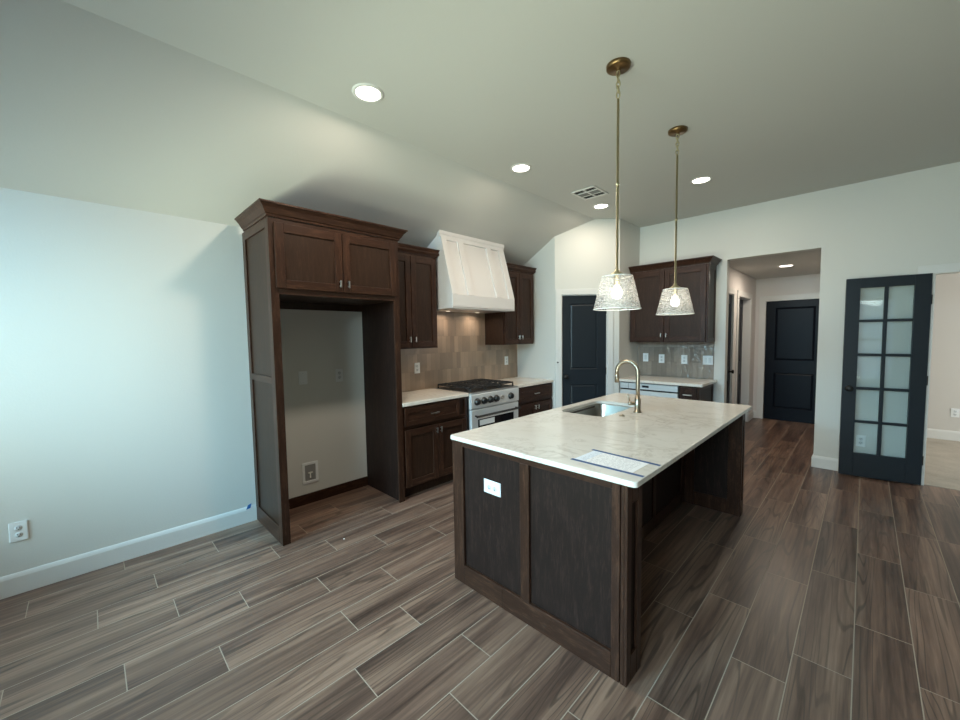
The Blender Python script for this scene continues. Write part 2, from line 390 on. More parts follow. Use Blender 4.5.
# hallway and side room
b = MB(); HO = [(5.82, 6.60), (6.93, 7.80)]
b.box(HX0-.12, HX0, YW+.12, HO[0][0], 0, HD+.02); b.box(HX0-.12, HX0, HO[0][1], HO[1][0], 0, HD+.02); b.box(HX0-.12, HX0, HO[1][1], HY+.12, 0, HD+.02)
for a, c in HO: b.box(HX0-.12, HX0, a, c, 2.06, HD+.02)
M_HALL = paint('hall_paint', (.68, .645, .62))
struct('wall_hall_left', b, M_HALL, 'hallway left wall holding two narrow side doors', 'wall')
b = MB(); HDX0, HDX1 = 2.389, 3.17
b.box(HX0, HDX0, HY, HY+.12, 0, HD+.02); b.box(HDX1, HX1, HY, HY+.12, 0, HD+.02); b.box(HDX0, HDX1, HY, HY+.12, 2.035, HD+.02)
struct('wall_hall_end', b, M_HALL, 'hallway end wall around the black entry door', 'wall')
b = MB(); b.box(HX1, HX1+.1, YW+.12, HY+.12, 0, HD+.2); struct('wall_hall_right', b, M_HALL, 'hallway right wall hidden behind the opening', 'wall')
b = MB(); b.box(HX0-.12, HX1+.1, YW+.12, HY+.12, HD+.005, HD+.1); struct('ceiling_hall', b, M_CEIL, 'low hallway ceiling seen through the opening', 'ceiling')
b = MB(); b.box(HX1+.1, XR, HY-.03, HY+.12, 0, 2.75); struct('wall_side_room', b, M_ROOM, 'beige wall of the carpeted room through the right opening', 'wall')
b = MB(); b.box(HX1+.1, XR+.12, YW+.12, HY+.12, 2.75, 2.85); struct('ceiling_side_room', b, M_CEIL, 'ceiling of the carpeted side room', 'ceiling')
b = MB(); b.box(XR, XR+.12, YW+.12, 6.4, 0, 2.75); b.box(XR, XR+.12, 7.6, HY+.12, 0, 2.75); b.box(XR, XR+.12, 6.4, 7.6, 0, .9); b.box(XR, XR+.12, 6.4, 7.6, 2.1, 2.75)
struct('wall_side_room_window', b, M_ROOM, 'right wall of the carpeted side room with the added window', 'wall')
# unseen windows added behind the viewpoint to supply the daylight
for i, (a, c, z0, z1) in enumerate(WINS):
    if True:
        w = thing(f'window_{i+1}', ((a+c)/2, YF, z0), ['unseen window behind the viewpoint, nearest the left wall', 'unseen middle window behind the viewpoint', 'unseen window behind the viewpoint, farthest from the left wall'][i], 'window', kind='structure')
        b = MB()
        for x in (a, (a+c)/2-.025, c-.05): b.box(x, x+.05, YF-.09, YF-.03, z0, z1)
        for z in (z0, (z0+z1)/2-.025, z1-.05): b.box(a, c, YF-.09, YF-.03, z, z+.05)
        b.build('window_frame', M_TRIM, w); b = MB(); b.box(a+.02, c-.02, YF-.064, YF-.058, z0+.02, z1-.02); b.build('window_pane', M_PANE, w)
w = thing('window_4', (XR, 7.0, .9), 'unseen window added on the right of the carpeted side room', 'window', kind='structure')  # unseen opening added to let the side room's fill light in
b = MB()
for y in (6.4, 6.975, 7.55): b.box(XR+.03, XR+.09, y, y+.05, .9, 2.1)
for z in (.9, 2.05): b.box(XR+.03, XR+.09, 6.4, 7.6, z, z+.05)
b.build('window_frame', M_TRIM, w); b = MB(); b.box(XR+.058, XR+.064, 6.42, 7.58, .92, 2.08); b.build('window_pane', M_PANE, w)

# baseboards (profile: flat board with an eased top)
BB = [(0, 0), (.015, 0), (.015, .105), (.011, .118), (.006, .128), (0, .13)]
def baseboard(name, path, sign, label, z=0.):
    b = MB(); b.sweep([(o, h+z) for o, h in BB], path, sign); struct(name, b, M_TRIM, label, 'baseboard')
baseboard('baseboard_left', [(0, YF), (0, .929)], 1, 'white baseboard along the left wall')
baseboard('baseboard_back', [(OX1, YW+.12), (OX1, YW), (PX0-.1, YW)], 1, 'white baseboard wrapping the pier between the two openings')
baseboard('baseboard_side_room', [(HX1+.1, HY-.03), (XR, HY-.03)], 1, 'white baseboard beyond the beige carpet', .004)
baseboard('baseboard_hall', [(HX0, HO[1][1]+.07), (HX0, HY), (HDX0-.095, HY)], 1, 'white baseboard in the hallway corner')
baseboard('baseboard_right', [(XR, YW), (XR, YF)], 1, 'white baseboard along the far right wall')

def casing(b, x0, x1, zt, wd, th, y):      # casing around an opening, standing out to -y from y
    b.box(x0-wd, x0, y-th, y, 0, zt+wd); b.box(x1, x1+wd, y-th, y, 0, zt+wd); b.box(x0, x1, y-th, y, zt, zt+wd)
def panel_door(root, x0, x1, z0, z1, yf, panels, m, knob_x, knob_z=.93, hinge_x=None, th=.04, bevel_w=.03):
    """panelled door in the local frame of root, front face at y = yf (facing -y)"""
    def ring(b, ax0, ax1, az0, az1, bx0, bx1, bz0, bz1, ya, yb):
        b.loops([[(ax0, ya, az0), (ax1, ya, az0), (ax1, ya, az1), (ax0, ya, az1)], [(bx0, yb, bz0), (bx1, yb, bz0), (bx1, yb, bz1), (bx0, yb, bz1)]])
    b = MB(); px0, px1 = panels[0][0], panels[0][1]
    b.box(x0, px0, yf, yf+th, z0, z1); b.box(px1, x1, yf, yf+th, z0, z1)
    zs = [z0] + [v for p in sorted(panels, key=lambda p: p[2]) for v in (p[2], p[3])] + [z1]
    for i in range(0, len(zs), 2): b.box(px0, px1, yf, yf+th, zs[i], zs[i+1])
    d = b.build('door_slab', m, root, world=False)
    for p in panels:
        b = MB(); a0, a1, c0, c1 = p; e = .012; w2 = bevel_w
        ring(b, a0, a1, c0, c1, a0+e, a1-e, c0+e, c1-e, yf, yf+.012)
        ring(b, a0+e, a1-e, c0+e, c1-e, a0+w2, a1-w2, c0+w2, c1-w2, yf+.012, yf+.004)
        b.faces([(a0+w2, yf+.004, c0+w2), (a1-w2, yf+.004, c0+w2), (a1-w2, yf+.004, c1-w2), (a0+w2, yf+.004, c1-w2)], [(0, 1, 2, 3)])
        b.box(a0, a1, yf+.02, yf+th-.005, c0, c1)
        b.build('door_panel', m, d, world=False)
    if knob_x is not None: knob(root, (knob_x, yf, knob_z))
    if hinge_x is not None:
        for z in (z0+.2, (z0+z1)/2, z1-.2):
            b = MB(); b.cyl((hinge_x, yf-.006, z-.045), (hinge_x, yf-.006, z+.045), .008, 10); b.build('hinge', M_BLACK, root, world=False)
def knob(root, p, side=-1):
    b = MB(); b.lathe([(0, 0), (.032, 0), (.032, .006), (.012, .010), (.011, .030), (.024, .036), (.028, .048), (.024, .060), (0, .064)], p, (0, side, 0), 20)
    return b.build('door_knob', M_BLACK, root, world=False)

# door_1: the pantry door in the angled wall
d1 = thing('door_1', (.66, EY, 0), 'dark charcoal two-panel pantry door in the angled corner wall', 'door', math.radians(45), kind='structure')
panel_door(d1, D0+.012, D1-.012, .012, DH-.012, .02, [(.206, .580, .24, .845), (.206, .580, 1.052, 1.933)], M_NAVY, .146, .952, D1-.008)
t = thing('trim_1', (.66, EY, 0), 'white casing around the pantry door', 'door trim', math.radians(45), kind='structure')
b = MB(); casing(b, D0, D1, DH, .075, .016, 0); b.box(D0-.0, D0+.01, 0, .1, 0, DH); b.box(D1-.01, D1, 0, .1, 0, DH); b.box(D0, D1, 0, .1, DH-.01, DH); b.build('door_casing', M_TRIM, t, .003, world=False)
# door_2: hall entry door
d2 = thing('door_2', (HDX0, HY, 0), 'black two-panel entry door at the end of the hallway', 'door', kind='structure')
wdt = HDX1-HDX0
panel_door(d2, .001, wdt-.001, .001, 2.034, .03, [(.13, wdt-.13, .21, .815), (.13, wdt-.13, 1.03, 1.92)], M_NAVY2, wdt-.06, .93, .006)
t = thing('trim_2', (HDX0, HY, 0), 'pale casing around the black entry door', 'door trim', kind='structure')
b = MB(); casing(b, 0, wdt, 2.035, .092, .016, 0); b.build('door_casing', M_TRIM, t, .003, world=False)
# hall side doors (in the hall's left wall, facing +x)
for i, ((a, c), rec, lb) in enumerate(zip(HO, (.012, .10), ('dark slim hallway side door nearest the kitchen cabinets', 'dark side door set deep in its white frame beside the entry door'))):
    d = thing(f'door_{4+i}', (HX0, a, 0), lb, 'door', math.radians(90), kind='structure')
    w_ = c-a; panel_door(d, .001, w_-.001, .001, 2.054, rec, [(.12, w_-.12, .2, .82), (.12, w_-.12, 1.03, 1.93)], M_NAVY2, w_-.07 if i == 0 else .30, .95 if i == 0 else .985, th=.018 if i else .035)
    t = thing(f'trim_{4+i}', (HX0, a, 0), ['white casing of the nearer hallway side door', 'white casing and deep jamb of the farther hallway side door'][i], 'door trim', math.radians(90), kind='structure')
    b = MB(); casing(b, 0, w_, 2.06, .085, .016, 0); b.box(0, .005, 0, .115, 0, 2.06); b.box(w_-.005, w_, 0, .115, 0, 2.06); b.box(0, w_, 0, .115, 2.054, 2.06); b.build('door_casing', M_TRIM, t, .003, world=False)
# cased opening on the right
t = thing('trim_3', (PX0, YW, 0), 'white casing framing the opening into the carpeted room', 'door trim', kind='structure')
b = MB(); b.box(PX0-.09, PX0, YW-.016, YW, 0, 2.04); b.box(PX0-.105, PX1+.105, YW-.018, YW, 2.04, 2.125); b.box(PX1, PX1+.09, YW-.016, YW, 0, 2.04)
b.box(PX0, PX0+.012, YW, YW+.12, 0, 2.04); b.box(PX1-.012, PX1, YW, YW+.12, 0, 2.04); b.build('door_casing', M_TRIM, t, .003)
# door_3: glazed door folded back against the wall
A = Vector((3.463, 5.519)); B = Vector((4.049, 5.608)); DW = (B-A).length
d3 = thing('door_3', (A.x, A.y, 0), 'dark glazed french door with ten panes, swung open against the back wall', 'door', math.atan2(B.y-A.y, B.x-A.x), kind='structure')
Z0, Z1 = .012, 2.045; g = [(.107, .281), (.309, .483)]; gz0, gz1, mu = .252, 1.945, .026; ph = (gz1-gz0-4*mu)/5
b = MB(); th = .035
b.box(0, g[0][0], 0, th, Z0, Z1); b.box(g[1][1], DW, 0, th, Z0, Z1); b.box(g[0][0], g[1][1], 0, th, Z0, gz0); b.box(g[0][0], g[1][1], 0, th, gz1, Z1)
sl = b.build('door_slab', M_NAVY, d3, .002, world=False)
b = MB(); b.box(g[0][1], g[1][0], .004, th-.004, gz0, gz1)
for k in range(1, 5): z = gz0+k*ph+(k-1)*mu; b.box(g[0][0], g[1][1], .0045, th-.0045, z, z+mu)
b.build('muntin_grid', M_NAVY, d3, .003, world=False)
for k in range(5):
    for u0, u1 in g:
        z = gz0+k*(ph+mu); b = MB(); b.box(u0-.004, u1+.004, th/2-.002, th/2+.002, z-.004, z+ph+.004); b.build('glass_pane', M_PANE, d3, world=False)
knob(d3, (.052, 0, .922)); knob(d3, (.052, th, .922), 1)
for z in (.25, 1.03, 1.8):
    b = MB(); b.cyl((DW+.004, th/2, z-.045), (DW+.004, th/2, z+.045), .007, 10); b.build('hinge', M_BLACK, d3, world=False)

# ------------------------------------------------------------------ cabinet parts
def pull(root, fr, u, v, z, ln=.055, vertical=True):
    b = MB()
    if vertical: fr.box(b, u-.0055, u+.0055, v+.018, v+.028, z-ln/2, z+ln/2); [fr.box(b, u-.004, u+.004, v, v+.02, z+s*(ln/2-.012)-.004, z+s*(ln/2-.012)+.004) for s in (-1, 1)]
    else: fr.box(b, u-ln/2, u+ln/2, v+.018, v+.028, z-.0055, z+.0055); [fr.box(b, u+s*(ln/2-.012)-.004, u+s*(ln/2-.012)+.004, v, v+.02, z-.004, z+.004) for s in (-1, 1)]
    return b.build('handle', M_NICK, root, .002)
def shaker(root, fr, u0, u1, z0, z1, v, name='door', rail=.062, handle=None, hv=True):
    b = MB(); t = .02
    fr.box(b, u0, u0+rail, v, v+t, z0, z1, 0); fr.box(b, u1-rail, u1, v, v+t, z0, z1, 0)
    fr.box(b, u0+rail, u1-rail, v, v+t, z0, z0+rail, 1); fr.box(b, u0+rail, u1-rail, v, v+t, z1-rail, z1, 1)
    d = b.build(name, [WZ, fr.mh], root, .0025)
    b = MB(); fr.box(b, u0+rail-.005, u1-rail+.005, v+.002, v+.010, z0+rail-.005, z1-rail+.005); b.build('inset_panel', WP if name == 'door' else fr.mh, d)
    if handle: pull(d, fr, handle[0], v+t, handle[1], handle[2] if len(handle) > 2 else .055, hv)
    return d
def face_frame(b, fr, u0, u1, z0, z1, v, st=.04, rails=(), mid=()):
    fr.box(b, u0, u0+st, v-.02, v, z0, z1, 0); fr.box(b, u1-st, u1, v-.02, v, z0, z1, 0)
    for a, c in rails: fr.box(b, u0+st, u1-st, v-.02, v, a, c, 1)
    for a, c in mid: fr.box(b, a, c, v-.02, v, z0, z1, 0)
def crown_profile(z0, z1, p):
    h = z1-z0
    return [(0, z0), (.010, z0), (.012, z0+.16*h), (.020, z0+.22*h), (.028, z0+.38*h), (p*.62, z0+.62*h), (p*.86, z0+.80*h), (p*.90, z0+.86*h), (p, z0+.88*h), (p, z1), (0, z1)]
def crown(root, pts, z0, z1, p, sign):
    b = MB(); b.sweep(crown_profile(z0, z1, p), pts, sign); b.build('crown_moulding', [WY], root)

# refrigerator surround
FD, FY0, FY1 = .6275, .9308, 1.9977
fc = thing('refrigerator_surround_cabinet', (.3, 1.46, 0), 'tall dark wood surround with an empty refrigerator bay and two doors on top', 'cabinet')
def end_panel(name, ya, yb, yrec, both):
    """framed end panel between ya and yb; recess on the outer (low y) side"""
    b = MB(); b.box(.002, FD-.02, yrec, yb, 0, 2.38, 1)
    for x0, x1, z0, z1, m in ((.002, .07, 0, 2.38, 0), (.555, FD-.02, 0, 2.38, 0), (.07, .555, 0, .125, 2), (.07, .555, 1.195, 1.245, 2), (.07, .555, 2.315, 2.38, 2)):
        b.box(x0, x1, ya, yrec+.0, z0, z1, m)
    return b.build(name, [WZ, WP, WX], fc, .002)
end_panel('side_panel', FY0, FY0+.035, FY0+.012, True)
b = MB(); b.box(.002, FD-.02, FY1-.035, FY1, 0, 2.38); b.build('side_panel', [WI], fc, .002)
b = MB(); face_frame(b, FL, FY0, FY1, 0, 2.38, FD, .056, [(2.335, 2.38), (1.842, 1.888)]); b.build('face_frame', [WZ, WY], fc, .002)
b = MB(); b.box(.002, FD-.02, FY0+.035, FY1-.035, 1.845, 1.865); b.box(.014, .026, FY0+.035, FY1-.035, 1.78, 1.845); b.box(.002, FD-.02, FY0+.035, FY1-.035, 2.34, 2.36); b.box(.002, .014, FY0+.035, FY1-.035, 1.80, 2.36); b.build('bridge_box', [WP], fc)
shaker(fc, FL, .966, 1.462, 1.884, 2.343, FD, handle=(1.432, 1.948))
shaker(fc, FL, 1.468, 1.962, 1.884, 2.343, FD, handle=(1.502, 1.948))
b = MB(); b.box(.001, .014, FY0+.036, FY1-.036, 0, .092); b.build('back_base_strip', [WY], fc)
crown(fc, [(.070, FY0), (FD, FY0), (FD, FY1), (.40, FY1)], 2.38, 2.469, .065, 1)

def wall_cab(name, fr, u0, u1, label, split, crown_pts, hz=1.495, z0=1.402, z1=2.36, zc=2.44, pj=.045, filler=.0, csign=1, right_panel=False):
    c = thing(name, fr.p((u0+u1)/2, .16, z0), label, 'cabinet', group=None)
    b = MB(); fr.box(b, u0, u1, .002, .31, z0, z1); b.build('cabinet_box', [WP], c)
    b = MB(); face_frame(b, fr, u0, u1, z0, z1, .33, .035, [(z0, z0+.03), (z1-.045, z1)]); b.build('face_frame', [WZ, fr.mh], c, .002)
    shaker(c, fr, u0+.018, split-.003, z0+.012, z1-.025, .33, handle=(split-.033, hz))
    shaker(c, fr, split+.003, u1-.018, z0+.012, z1-.025, .33, handle=(split+.033, hz))
    crown(c, crown_pts, z1, zc, pj, csign)
    return c
wall_cab('wall_cabinet', FL, 2.0, 2.668, 'dark wood wall cabinet between the refrigerator surround and the white hood', 2.325, [(.33, 2.0), (.33, 2.668), (.10, 2.668)], pj=.030)
wall_cab('wall_cabinet', FL, 3.742, 4.378, 'dark wood wall cabinet right of the white hood, by the pantry corner', 4.06, [(.33, 3.742), (.33, 4.378), (.12, 4.378)], pj=.036)
wb = wall_cab('wall_cabinet', FB, XP+.012, 2.245, 'large dark wood wall cabinet on the back wall beside the hallway opening', 1.742, [(XP+.012, YW-.33), (2.245, YW-.33), (2.245, YW-.01)], z1=2.355, zc=2.432, pj=.065)
# shallow framed end on the visible right side of the back wall cabinet
b = MB()
for v0, v1, z0, z1 in ((.004, .05, 1.402, 2.355), (.27, .329, 1.402, 2.355), (.05, .27, 1.402, 1.45), (.05, .27, 2.30, 2.355)): FB.box(b, 2.245, 2.251, v0, v1, z0, z1)
b.build('end_frame', [WZ], wb, .001)

def base_cab(name, fr, u0, u1, label, layout, v=.60, z1=.882):
    c = thing(name, fr.p((u0+u1)/2, .3, 0), label, 'cabinet')
    b = MB(); fr.box(b, u0, u1, .002, v-.02, .10, z1); b.build('cabinet_box', [WP], c)
    b = MB(); fr.box(b, u0, u1, .002, v-.06, 0, .10); b.build('toe_kick', [WP], c)
    b = MB(); face_frame(b, fr, u0, u1, .10, z1, v, .035, [(.10, .13), (.665, .695), (z1-.028, z1)]); b.build('face_frame', [WZ, fr.mh], c, .002)
    for k in layout:
        if k[0] == 'drawer': shaker(c, fr, k[1], k[2], k[3], k[4], v, 'drawer', .045, ((k[1]+k[2])/2, (k[3]+k[4])/2, .10), False)
        else: shaker(c, fr, k[1], k[2], k[3], k[4], v, 'door', .062, k[5])
    return c
base_cab('base_cabinet', FL, 2.002, 2.828, 'dark wood base cabinet between the refrigerator bay and the range', [('drawer', 2.022, 2.705, .692, .862), ('door', 2.022, 2.408, .115, .655, (2.385, .60)), ('door', 2.414, 2.80, .115, .655, (2.437, .60))], .61)
base_cab('base_cabinet', FL, 3.648, 4.41, 'dark wood base cabinet right of the range, by the pantry corner', [('drawer', 3.67, 4.39, .692, .862), ('door', 3.67, 4.027, .115, .655, (4.0, .60)), ('door', 4.033, 4.39, .115, .655, (4.06, .60))], .61)
bc = base_cab('base_cabinet', FB, 2.02, 2.24, 'narrow dark wood base cabinet beside the silver drawer appliance at the back', [('drawer', 2.04, 2.215, .692, .862), ('door', 2.04, 2.215, .115, .655, (2.07, .60))], .61)
b = MB()
for v0, v1, z0, z1 in ((.004, .06, .0, .882), (.55, .608, .0, .882), (.06, .55, .0, .1), (.06, .55, .83, .882)): FB.box(b, 2.24, 2.246, v0, v1, z0, z1)
b.build('end_frame', [WZ], bc, .001)

# countertops
def counter(name, x0, x1, y0, y1, label, r=.006, hole=None, z0=.883, z1=.915):
    b = MB(); e = .004
    o = [rrect(x0, x1, y0, y1, r, z0), rrect(x0, x1, y0, y1, r, z1-e), rrect(x0+e*.3, x1-e*.3, y0+e*.3, y1-e*.3, r, z1-e*.3), rrect(x0+e, x1-e, y0+e, y1-e, r, z1)]
    if not hole: b.loops(o, cap0=True, cap1=True)
    else:
        b.loops(o); h = [rrect(*hole, .075, z1), rrect(*hole, .075, z0)]; b.loops(h)
        for z, outer, inner in ((z1, o[3], h[0]), (z0, o[0], h[1])):
            bm = b.bm; es = []
            for l in (outer, inner):
                v = [bm.verts.new(c) for c in l]; es += [bm.edges.new((v[i], v[(i+1) % len(v)])) for i in range(len(v))]
            bmesh.ops.triangle_fill(bm, edges=es, use_beauty=True)
    ob = b.build(name, M_QTZ, None, weld=True); return tag(ob, label, 'countertop')
IX0, IX1, IY0, IY1 = 1.8110, 2.9741, 1.5410, 3.8249
SINK = (1.895, 2.275, 2.615, 3.275)
counter('countertop', IX0, IX1, IY0, IY1, 'white veined stone top of the kitchen island', .019, SINK, z0=.891)
counter('countertop', .012, .635, 2.0, 2.832, 'pale stone countertop between the refrigerator surround and the range')
counter('countertop', .012, .635, 3.642, EY-.001, 'pale stone countertop right of the range')
counter('countertop', XP+.001, 2.285, YW-.64, YW-.012, 'pale stone countertop on the back wall cabinets')
# backsplashes
b = MB(); b.box(0, .010, 2.0, EY, .915, 1.40); b.box(0, .010, 2.67, 3.783, 1.40, 1.84)
o = b.build('tile_backsplash', M_SPL_L); tag(o, 'warm taupe tiled backsplash behind the range', 'backsplash', kind='structure')
b = MB(); b.box(XP, 2.245, YW-.010, YW, .915, 1.402)
o = b.build('tile_backsplash', M_SPL_B); tag(o, 'grey glazed tile backsplash on the back wall', 'backsplash', kind='structure')

# ------------------------------------------------------------------ island
isl = thing('kitchen_island', (2.38, 2.68, 0), 'dark wood kitchen island with framed end panel and open knee space', 'kitchen island')
BX0, BX1, N0, N1 = 1.827, 2.922, 1.5503, 1.70
zt = .891
b = MB(); b.box(BX0, BX1, N0+.018, N1, 0, zt, 0); b.build('end_panel', [WI], isl)
def strips(b, L):
    for x0, x1, z0, z1, m in L: b.box(x0, x1, N0, N0+.018, z0, z1, m)
b = MB(); strips(b, [(BX0, 1.918, 0, zt, 0), (2.357, 2.415, .12, .858, 0), (2.864, 2.902, 0, zt, 0), (2.906, BX1, 0, zt, 0), (1.918, 2.228, 0, .12, 1), (2.2285, 2.864, 0, .12, 1), (1.918, 2.864, .858, zt, 1)])
b.build('end_panel_frame', [WZ, WX], isl, .0025)
b = MB()
for y0, y1, z0, z1 in ((N0, 1.592, 0, zt), (1.655, N1, 0, zt), (1.592, 1.655, 0, .12), (1.592, 1.655, .80, zt)): b.box(BX1, BX1+.014, y0, y1, z0, z1)
b.build('post_frame', [WZ], isl, .002)
b = MB(); b.box(1.90, BX1, 3.725, 3.80, 0, zt); b.build('end_panel', [WI], isl)
b = MB()
for x0, x1, z0, z1 in ((2.50, 2.58, 0, zt), (2.835, BX1, 0, zt), (2.58, 2.835, 0, .12), (2.58, 2.835, .80, zt)): b.box(x0, x1, 3.708, 3.725, z0, z1)
for y0, y1, z0, z1 in ((3.708, 3.74, 0, zt), (3.778, 3.81, 0, zt), (3.74, 3.778, 0, .12), (3.74, 3.778, .80, zt)): b.box(BX1, BX1+.010, y0, y1, z0, z1)
for x0, x1, z0, z1 in ((1.90, 1.99, 0, zt), (2.36, 2.44, .12, .84), (2.864, BX1, 0, zt), (1.99, 2.864, 0, .12), (1.99, 2.864, .84, zt)): b.box(x0, x1, 3.80, 3.811, z0, z1)
b.build('end_panel_frame', [WZ], isl, .002)
b = MB(); b.box(2.465, 2.488, N1, 3.725, 0, zt); b.build('knee_panel', [WI], isl)
b = MB()
for y0, y1, z0, z1 in ((N1, 1.78, 0, zt), (2.35, 2.41, 0, zt), (3.0, 3.06, 0, zt), (3.64, 3.725, 0, zt), (1.78, 3.64, 0, .1), (1.78, 3.64, .80, zt)): b.box(2.488, 2.498, y0, y1, z0, z1)
b.build('knee_panel_frame', [WZ], isl, .002)
b = MB(); FI.box(b, N1, 3.725, -.02, 0, .10, .875); b.build('cabinet_face', [WZ], isl)
b = MB(); FI.box(b, N1, 3.725, -.075, -.06, 0, .10); b.build('toe_kick', [WP], isl)
b = MB(); b.box(1.96, 2.46, N1, 3.725, .10, .118); b.build('floor_board', [WP], isl)
ws = (3.725-N1)/4
for k in range(4):
    u0 = N1+k*ws+.008; u1 = N1+(k+1)*ws-.008
    shaker(isl, FI, u0, u1, .115, .655, 0, 'door', .062, ((u1-.03) if k % 2 == 0 else (u0+.03), .60))
    shaker(isl, FI, u0, u1, .69, .862, 0, 'drawer', .045, ((u0+u1)/2, .776, .10), False)
# sink
sk = thing('sink', (2.085, 2.945, .70), 'stainless undermount sink set in the island top', 'sink')
x0, x1, y0, y1 = SINK; b = MB(); g_ = .004
L = [rrect(x0-.02, x1+.02, y0-.02, y1+.02, .085, .8895), rrect(x0-g_, x1+g_, y0-g_, y1+g_, .075, .8895), rrect(x0-g_+.003, x1+g_-.003, y0-g_+.003, y1+g_-.003, .072, .882), rrect(x0+.006, x1-.006, y0+.006, y1-.006, .066, .72), rrect(x0+.012, x1-.012, y0+.012, y1-.012, .062, .706), rrect(x0+.03, x1-.03, y0+.03, y1-.03, .05, .70)]
b.loops(L, cap1=True, smooth=False)
o = b.build('basin', M_STEEL_D, sk, weld=True)
for f in o.data.polygons: f.use_smooth = len(f.vertices) == 4
b = MB(); b.lathe([(0, .001), (.022, .001), (.03, .003), (.043, .004), (.045, .001), (.045, .0)], (2.085, 2.945, .7005)); b.build('drain', M_STEEL, sk)
# faucet
fx, fy = 2.388, 2.957
fa = thing('faucet', (fx, fy, .915), 'champagne gold gooseneck faucet standing behind the island sink', 'faucet')
b = MB(); b.lathe([(0, 0), (.030, 0), (.030, .004), (.026, .010), (.0225, .012), (.0225, .10), (.021, .108), (.016, .112), (.0155, .14), (0, .14)], (fx, fy, .915)); b.build('base', M_FAUC, fa)
b = MB(); pts = [(fx, fy, 1.03), (fx, fy, 1.10), (fx, fy, 1.17)]; rr = .084; zc = 1.222
pts += [(fx-rr+rr*math.cos(a), fy, zc+rr*math.sin(a)) for a in [math.radians(x) for x in range(0, 181, 12)]]; pts += [(fx-2*rr, fy, 1.205)]
b.tube(pts, .0152, 14); b.build('neck', M_FAUC, fa)
b = MB(); b.lathe([(0, 0), (.0145, 0), (.0180, .003), (.0180, .052), (.0165, .062), (.0155, .075), (0, .075)], (fx-2*rr, fy, 1.135), seg=18); b.build('spray_head', M_FAUC, fa)
b = MB(); b.cyl((fx-.012, fy-.012, .985), (fx-.044, fy-.032, .985), .0155, 16); b.lathe([(0, -.018), (.013, -.013), (.018, 0), (.013, .013), (0, .018)], (fx-.046, fy-.033, .985), (-.85, -.5, 0), 16)
b.tube([(fx-.045, fy-.033, .985), (fx-.05, fy-.04, 1.02), (fx-.056, fy-.05, 1.06)], [.0065, .0055, .0045], 10); b.build('lever_handle', M_FAUC, fa)
b = MB(); b.lathe([(0, .012), (.010, .012), (.0125, .010), (.0125, .006), (.020, .005), (.021, 0), (0, 0)], (2.358, 2.751, .915)); o = b.build('disposal_button', M_FAUC); tag(o, 'small round metal button set in the stone beside the sink', 'button')

# paper notice and tape on the island
def rot2(x, y, cx, cy, a): c, s = math.cos(a), math.sin(a); return (cx+c*(x-cx)-s*(y-cy), cy+s*(x-cx)+c*(y-cy))
def paper_mat():
    m = mat('printed_white_notice', (.82, .84, .86), .5); t = NT(m); x = t.xyz()
    row = t.m('FRACT', t.m('DIVIDE', x[1], .0165)); ink = t.m('LESS_THAN', row, .34)
    lw = t.noise(t.vec(t.m('MULTIPLY', x[0], 95.), t.m('MULTIPLY', t.m('FLOOR', t.m('DIVIDE', x[1], .0165)), 7.3), 0.), 1., 3, .6)
    inr = t.m('MULTIPLY', t.m('LESS_THAN', t.m('ABSOLUTE', x[0]), .125), t.m('LESS_THAN', t.m('ABSOLUTE', x[1]), .083))
    f = t.m('MULTIPLY', t.m('MULTIPLY', ink, inr), t.m('GREATER_THAN', lw, .47))
    hd = t.m('MULTIPLY', t.m('LESS_THAN', x[0], -.09), .35)
    c = t.mix(hd, (.88, .88, .88), (.55, .74, .95)); t.col(t.mix(t.m('MULTIPLY', f, .42), c, (.16, .14, .17))); return m
pn = thing('paper_notice', (2.772, 1.735, .9152), 'white printed paper notice taped to the near corner of the island top', 'paper', math.radians(-2))
b = MB(); b.box(-.145, .145, -.098, .098, 0, .0006); b.build('sheet', paper_mat(), pn, world=False)
for (yy, lb, a_) in ((1.631, 'blue tape strip along the paper edge nearest the island front', -1.0), (1.829, 'blue tape strip along the paper edge farther from the island front', -3.5)):
    o = thing('masking_tape_strip', (2.792, yy, .9159), lb, 'tape', math.radians(a_), group=None)
    b = MB(); b.box(-.177, .177, -.0105, .0105, 0, .0005); b.build('tape', M_TAPE, o, world=False)

# ------------------------------------------------------------------ range, hood, drawer appliance
RY0, RY1 = 2.838, 3.636
rg = thing('range_cooker', (.34, 3.237, 0), 'stainless gas range with black grates and six front dials', 'range')
b = MB(); b.box(.02, .625, RY0+.004, RY1-.004, .09, .90); b.build('body', M_STEEL, rg, .003)
b = MB(); b.box(.02, .57, RY0+.02, RY1-.02, 0, .09); b.build('plinth', M_BLACK, rg)
b = MB(); b.prism([(.625, .735), (.660, .735), (.665, .75), (.665, .885), (.655, .90), (.625, .90)], 'y', RY0+.002, RY1-.002); b.build('control_panel', M_APPL, rg, .002)
b = MB(); b.box(.022, .662, RY0+.002, RY1-.002, .901, .914); b.build('cooktop', M_STEEL, rg, .003)
b = MB(); b.box(.05, .615, RY0+.03, RY1-.03, .9142, .917); b.build('cooktop_pan', M_BLACK, rg)
for u in (2.922, 3.029, 3.130, 3.228, 3.478):
    b = MB(); b.lathe([(0, 0), (.040, 0), (.040, .006), (.033, .009), (.031, .030), (.028, .034), (0, .034)], (.665, u, .813), (1, 0, 0), 20); b.box(.668, .706, u-.005, u+.005, .790, .836)
    b.build('knob', M_BLACK, rg)
b = MB(); b.lathe([(.021, 0), (.024, 0), (.024, .006), (.019, .008), (.018, .004), (0, .004)], (.665, 3.338, .813), (1, 0, 0), 24); b.build('dial_ring', M_NICK, rg)
b = MB(); b.box(.627, .66, RY0+.006, RY1-.006, .20, .725); dr = b.build('oven_door', M_APPL, rg, .004)
